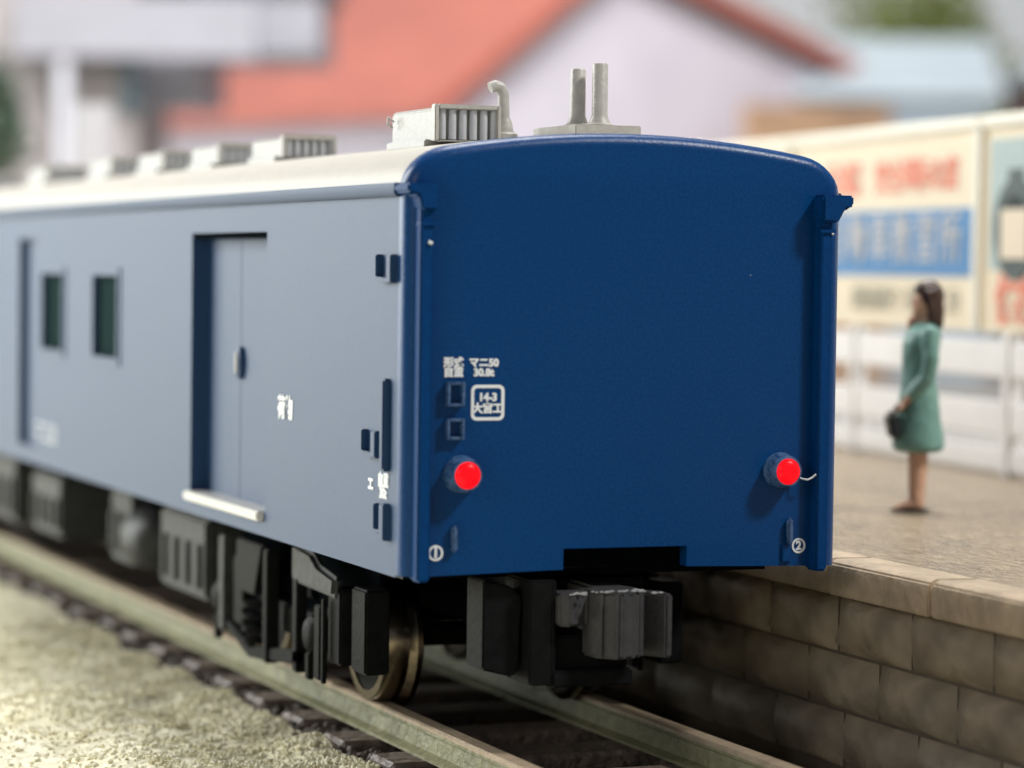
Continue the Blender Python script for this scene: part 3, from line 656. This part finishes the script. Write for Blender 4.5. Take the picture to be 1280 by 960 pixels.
# ------------------------------------------------------------------ fence with posters
FO = Vector((6.82, 7.18, 0)); FT = Vector((.108, .99415, 0)); FN = Vector((-.99415, .108, 0)); FA = R(-96.2)
FM = Matrix(((FT.x, FN.x, 0, FO.x), (FT.y, FN.y, 0, FO.y), (0, 0, 1, 0), (0, 0, 0, 1)))   # local x along fence (away), local y towards the track
def fb(bm, s0, s1, d0, d1, z0, z1): box(bm, s0, s1, d0, d1, z0, z1, FM)
def FPt(s, d, z): return FM @ Vector((s, d, z))
fen = thing('platform_fence', FPt(3, 0, 1.1), 'white board fence at the back of the platform behind the figure', 'fence')
for k in range(-2, 9):
    s = 3.40 - .32 + (k - 1) * 3.66; b = BM(); fb(b, s, s + .16, -.02, .125, 1.095, 2.38); build('post', b, 'fence', fen, bevel=.02)
    for z0, z1 in ((1.98, 2.31), (1.46, 1.76), (1.13, 1.34)):
        b = BM(); fb(b, s + .165, s + 3.655, .0, .11, z0, z1); build('board', b, 'fence', fen, bevel=.02)
for i, s0 in enumerate((-7.35, -3.62, .14, 3.88 + 1.2, 9.9)):
    L = (3.7, 3.7, 4.88, 4.75, 4.7)[i]
    o = thing('poster_board', FPt(s0 + L / 2, .05, 2.38), ('blank cream poster board at the near end of the fence', 'poster board with black round picture and red character below it', 'poster board with white characters on a blue band above the figure', 'cream poster board hidden mostly behind the blue van', 'far cream poster board behind the blue van')[i], 'poster board', 'poster boards along the platform fence')
    b = BM(); fb(b, s0, s0 + L - .04, 0, .07, 2.385, 4.25); build('panel', b, 'cream', o)
    b = BM(); fb(b, s0 - .02, s0 + .12, .072, .13, 2.385, 4.25); build('frame_post', b, 'frame', o, bevel=.01)
    b = BM(); fb(b, s0 - .02, s0 + L - .0, -.02, .15, 4.252, 4.36); build('top_cap', b, 'frame', o, bevel=.02)
    if i == 2:
        b = BM(); fb(b, .38, 4.7, .072, .080, 2.885, 3.53); bp_ = build('blue_band', b, 'pblue', o)
        text('band_lettering', '自動車教習所', .52, 'pwhite', o, FPt(2.30, .086, 3.22), FA, weight=.004, sx=1.0, spacing=1.22)
        text('red_lettering', '公認', .36, 'pred', o, FPt(3.62, .076, 3.83), FA, weight=.012, sx=1.45)
        text('red_lettering', '安全運転の店', .34, 'pred', o, FPt(1.72, .076, 3.84), FA, weight=.012, sx=1.0)
        text('grey_lettering', '駅前通り 徒歩三分', .26, 'pgrey', o, FPt(1.95, .076, 2.64), FA, weight=.004, sx=1.25)
    if i == 1:
        b = BM(); fb(b, -3.4, .0, .072, .080, 2.95, 4.14); build('pale_picture', b, 'pteal', o)
        b = BM(); c = FPt(-.58, .082, 3.32)
        lathe(b, c, FN, [(0, .46), (.012, .46), (.012, .30), (0.0, .30)], 32); build('dark_ring', b, 'pdark', o)
        b = BM(); fb(b, -.86, -.30, .095, .104, 3.05, 3.50); build('cream_shape', b, 'pcream', o)
        b = BM(); fb(b, -.72, -.42, .082, .092, 3.72, 3.86); build('dark_top', b, 'pdark', o)
        text('red_lettering', '体操', .46, 'pred', o, FPt(-.62, .076, 2.66), FA, weight=.02)

# ------------------------------------------------------------------ buildings far behind
def quadprism(bm, base, thick):   # slab from 4 points, thickness vector
    A = [bm.verts.new(p) for p in base]; B = [bm.verts.new(Vector(p) + Vector(thick)) for p in base]; n = len(base)
    bm.faces.new(A); bm.faces.new(B[::-1])
    for i in range(n): bm.faces.new((A[i], B[i], B[(i + 1) % n], A[(i + 1) % n]))
P0 = Vector((20.37, 59.47, 0)); G = Vector((.93, .367, 0)); D = Vector((-.367, .93, 0))
def H(u, d, z): return P0 + G * u + D * d + Vector((0, 0, z))
house = thing('red_roof_house', H(8, 8, -.4), 'pale walled house with a big red roof behind the van', 'house')
UA, UR = 6.7, 17.4; b = BM()
quadprism(b, [H(.5, 0, -.4), H(UR - .5, 0, -.4), H(UR - .5, 0, 9.0), H(UA, 0, 11.75), H(.5, 0, 7.4)], D * 16); build('wall', b, 'gable', house, smooth=False)
b = BM(); quadprism(b, [H(-.6, -.5, 6.95), H(UA, -.5, 12.05), H(UA, 17, 12.05), H(-.6, 17, 6.95)], (0, 0, .28)); rf = build('roof', b, 'redroof', house, smooth=False)
b = BM(); quadprism(b, [H(UA, -.5, 12.05), H(UR + .6, -.5, 9.05), H(UR + .6, 17, 9.05), H(UA, 17, 12.05)], (0, 0, .28)); build('roof', b, 'redroof', house, smooth=False)
b = BM(); quadprism(b, [H(UA, -.62, 11.75), H(UR + .62, -.62, 8.75), H(UR + .62, -.62, 9.3), H(UA, -.62, 12.3)], D * .12); build('barge_board', b, 'redroof', house, smooth=False)
b = BM(); quadprism(b, [H(-.5, -.62, 6.8), H(UA, -.62, 11.8), H(UA, -.62, 12.2), H(-.5, -.62, 7.2)], D * .12); build('barge_board', b, 'redroof', house, smooth=False)
for u0 in (3.5, 10.5):
    b = BM(); quadprism(b, [H(u0, -.06, 3.5), H(u0 + 2.4, -.06, 3.5), H(u0 + 2.4, -.06, 5.6), H(u0, -.06, 5.6)], D * .05); build('window', b, 'pane', house, smooth=False)
fenceb = BM(); quadprism(fenceb, [H(10, -2.5, -.4), H(16.5, -2.5, -.4), H(16.5, -2.5, 8.0), H(10, -2.5, 7.8)], D * .3)
tag(build('wooden_screen', fenceb, 'tan', smooth=False), 'tan wooden screen standing below the gable of the red roofed house', 'screen')

def cbox(name, x0, x1, y0, y1, z0, z1, m, par, rz=R(-21.5), c=None):
    c = Vector(c); mt = Matrix.Translation(c) @ Matrix.Rotation(rz, 4, 'Z'); b = BM(); box(b, x0, x1, y0, y1, z0, z1, mt); return build(name, b, m, par, smooth=False)
c = (9.66, 53.0, -.4)
left = thing('balcony_house', c, 'grey lavender house with a long balcony at far left behind the van', 'house')
cbox('wall', -2.9, .6, 0, 7, 0, 10.0, 'brownwall', left, c=c)
cbox('side_wall', .6, 2.1, .8, 7, 7.3, 10.0, 'lav', left, c=c)
cbox('balcony', -2.2, 3.6, -1.0, -.2, 8.2, 9.65, 'lav', left, c=c)
cbox('upper_bay', 1.9, 5.0, .6, 6, 8.45, 10.1, 'lav', left, c=c)
cbox('eave', -3.2, 5.2, .3, 7, 10.1, 10.8, 'darkeave', left, c=c)
cbox('corner_pillar', -1.15, -.85, -.9, -.3, 0, 8.2, 'post', left, c=c)
cbox('window', .25, .75, -.12, -.02, 6.9, 8.2, 'pane', left, c=c)
cbox('window', -2.4, -1.5, -.12, -.02, 5.9, 8.0, 'brownwall', left, c=c)
cp_ = thing('pale_pillar', (3.45, 28.4, -.4), 'pale square pillar rising behind the far end of the van roof', 'pillar')
cbox('pillar_shaft', -.26, .26, -.26, .26, 0, 5.75, 'post', cp_, c=(3.45, 28.4, -.4)); cbox('pillar_base', -.36, .36, -.36, .36, 0, .3, 'post', cp_, c=(3.45, 28.4, -.398))
c = (37.8, 63.5, -.4)
shed = thing('blue_grey_building', c, 'low blue grey building with pale roof right of the red roofed house', 'building')
cbox('wall', -3.6, 2.2, 0, 6, 0, 9.2, 'shed', shed, c=c)
b = BM(); mt = Matrix.Translation(c) @ Matrix.Rotation(R(-21.5), 4, 'Z')
quadprism(b, [mt @ Vector(p) for p in ((-3.9, -.4, 8.7), (2.5, -.4, 8.7), (2.5, 3, 10.6), (-3.9, 3, 10.6))], (0, 0, .2)); build('roof', b, 'shedroof', shed, smooth=False)
for k in range(3): cbox('window', -3 + k * 1.8, -2 + k * 1.8, -.1, -.02, 5.0, 6.6, 'pane', shed, c=c)
c = (42.2, 61.5, -.4); rb = thing('dusty_red_building', c, 'dusty red walled building at the far right edge behind the posters', 'building')
cbox('wall', -1.2, 4, 0, 6, 0, 9.3, 'mauvewall', rb, c=c); cbox('roof', -1.5, 4.3, -.3, 6.3, 9.3, 9.7, 'shedroof', rb, c=c)
for k in range(2): cbox('window', -.6 + k * 2, .4 + k * 2, -.1, -.02, 5, 6.5, 'pane', rb, c=c)

def tree(loc, h, cr, n, leaf, label, trunk_r=.35, low=.35):
    t = thing('broadleaf_tree', loc, label, 'tree'); L = Vector(loc)
    b = BM(); cyl(b, L, L + Vector((.1, 0, h * .6)), trunk_r, trunk_r * .5, 10)
    for k in range(6):
        a = k * 1.05 + .3; s = L + Vector((.1, 0, h * (.35 + .05 * k))); cyl(b, s, s + Vector((math.cos(a) * cr * .6, math.sin(a) * cr * .6, h * .2)), trunk_r * .35, trunk_r * .12, 7)
    build('trunk', b, 'trunk', t)
    V, F = [], []; clumps = [(Vector((rnd.uniform(-1, 1), rnd.uniform(-1, 1), rnd.uniform(-1, 1))) * cr * .62, rnd.uniform(.25, .5) * cr) for _ in range(16)]
    for i in range(n):
        cc, r = clumps[rnd.randrange(16)]; v = Vector((rnd.gauss(0, 1), rnd.gauss(0, 1), rnd.gauss(0, 1))).normalized() * r * rnd.random() ** .4
        p = Vector((0, 0, h * (low + .35))) + Vector((cc.x, cc.y, cc.z * .9)) + v; s = rnd.uniform(.12, .26)
        a = Vector((rnd.gauss(0, 1), rnd.gauss(0, 1), rnd.gauss(0, 1))).normalized(); q = a.orthogonal().normalized() * s * .6; w = a.cross(q).normalized() * s; k = len(V)
        V += [tuple(p + q), tuple(p + w), tuple(p - q), tuple(p - w)]; F.append((k, k + 1, k + 2, k + 3))
    me = bpy.data.meshes.new('crown'); me.from_pydata(V, [], F); me.materials.append(M[leaf]); o = link('crown', me, t); o['kind'] = 'stuff'
tree((44.5, 76.5, -.4), 14.5, 4.6, 5000, 'leaf', 'olive green tree above the blue grey building at upper right')
tree((4.1, 44.5, -.4), 8.6, 2.0, 3500, 'leafdark', 'dark green tree at the far left edge behind the van roof', .55)
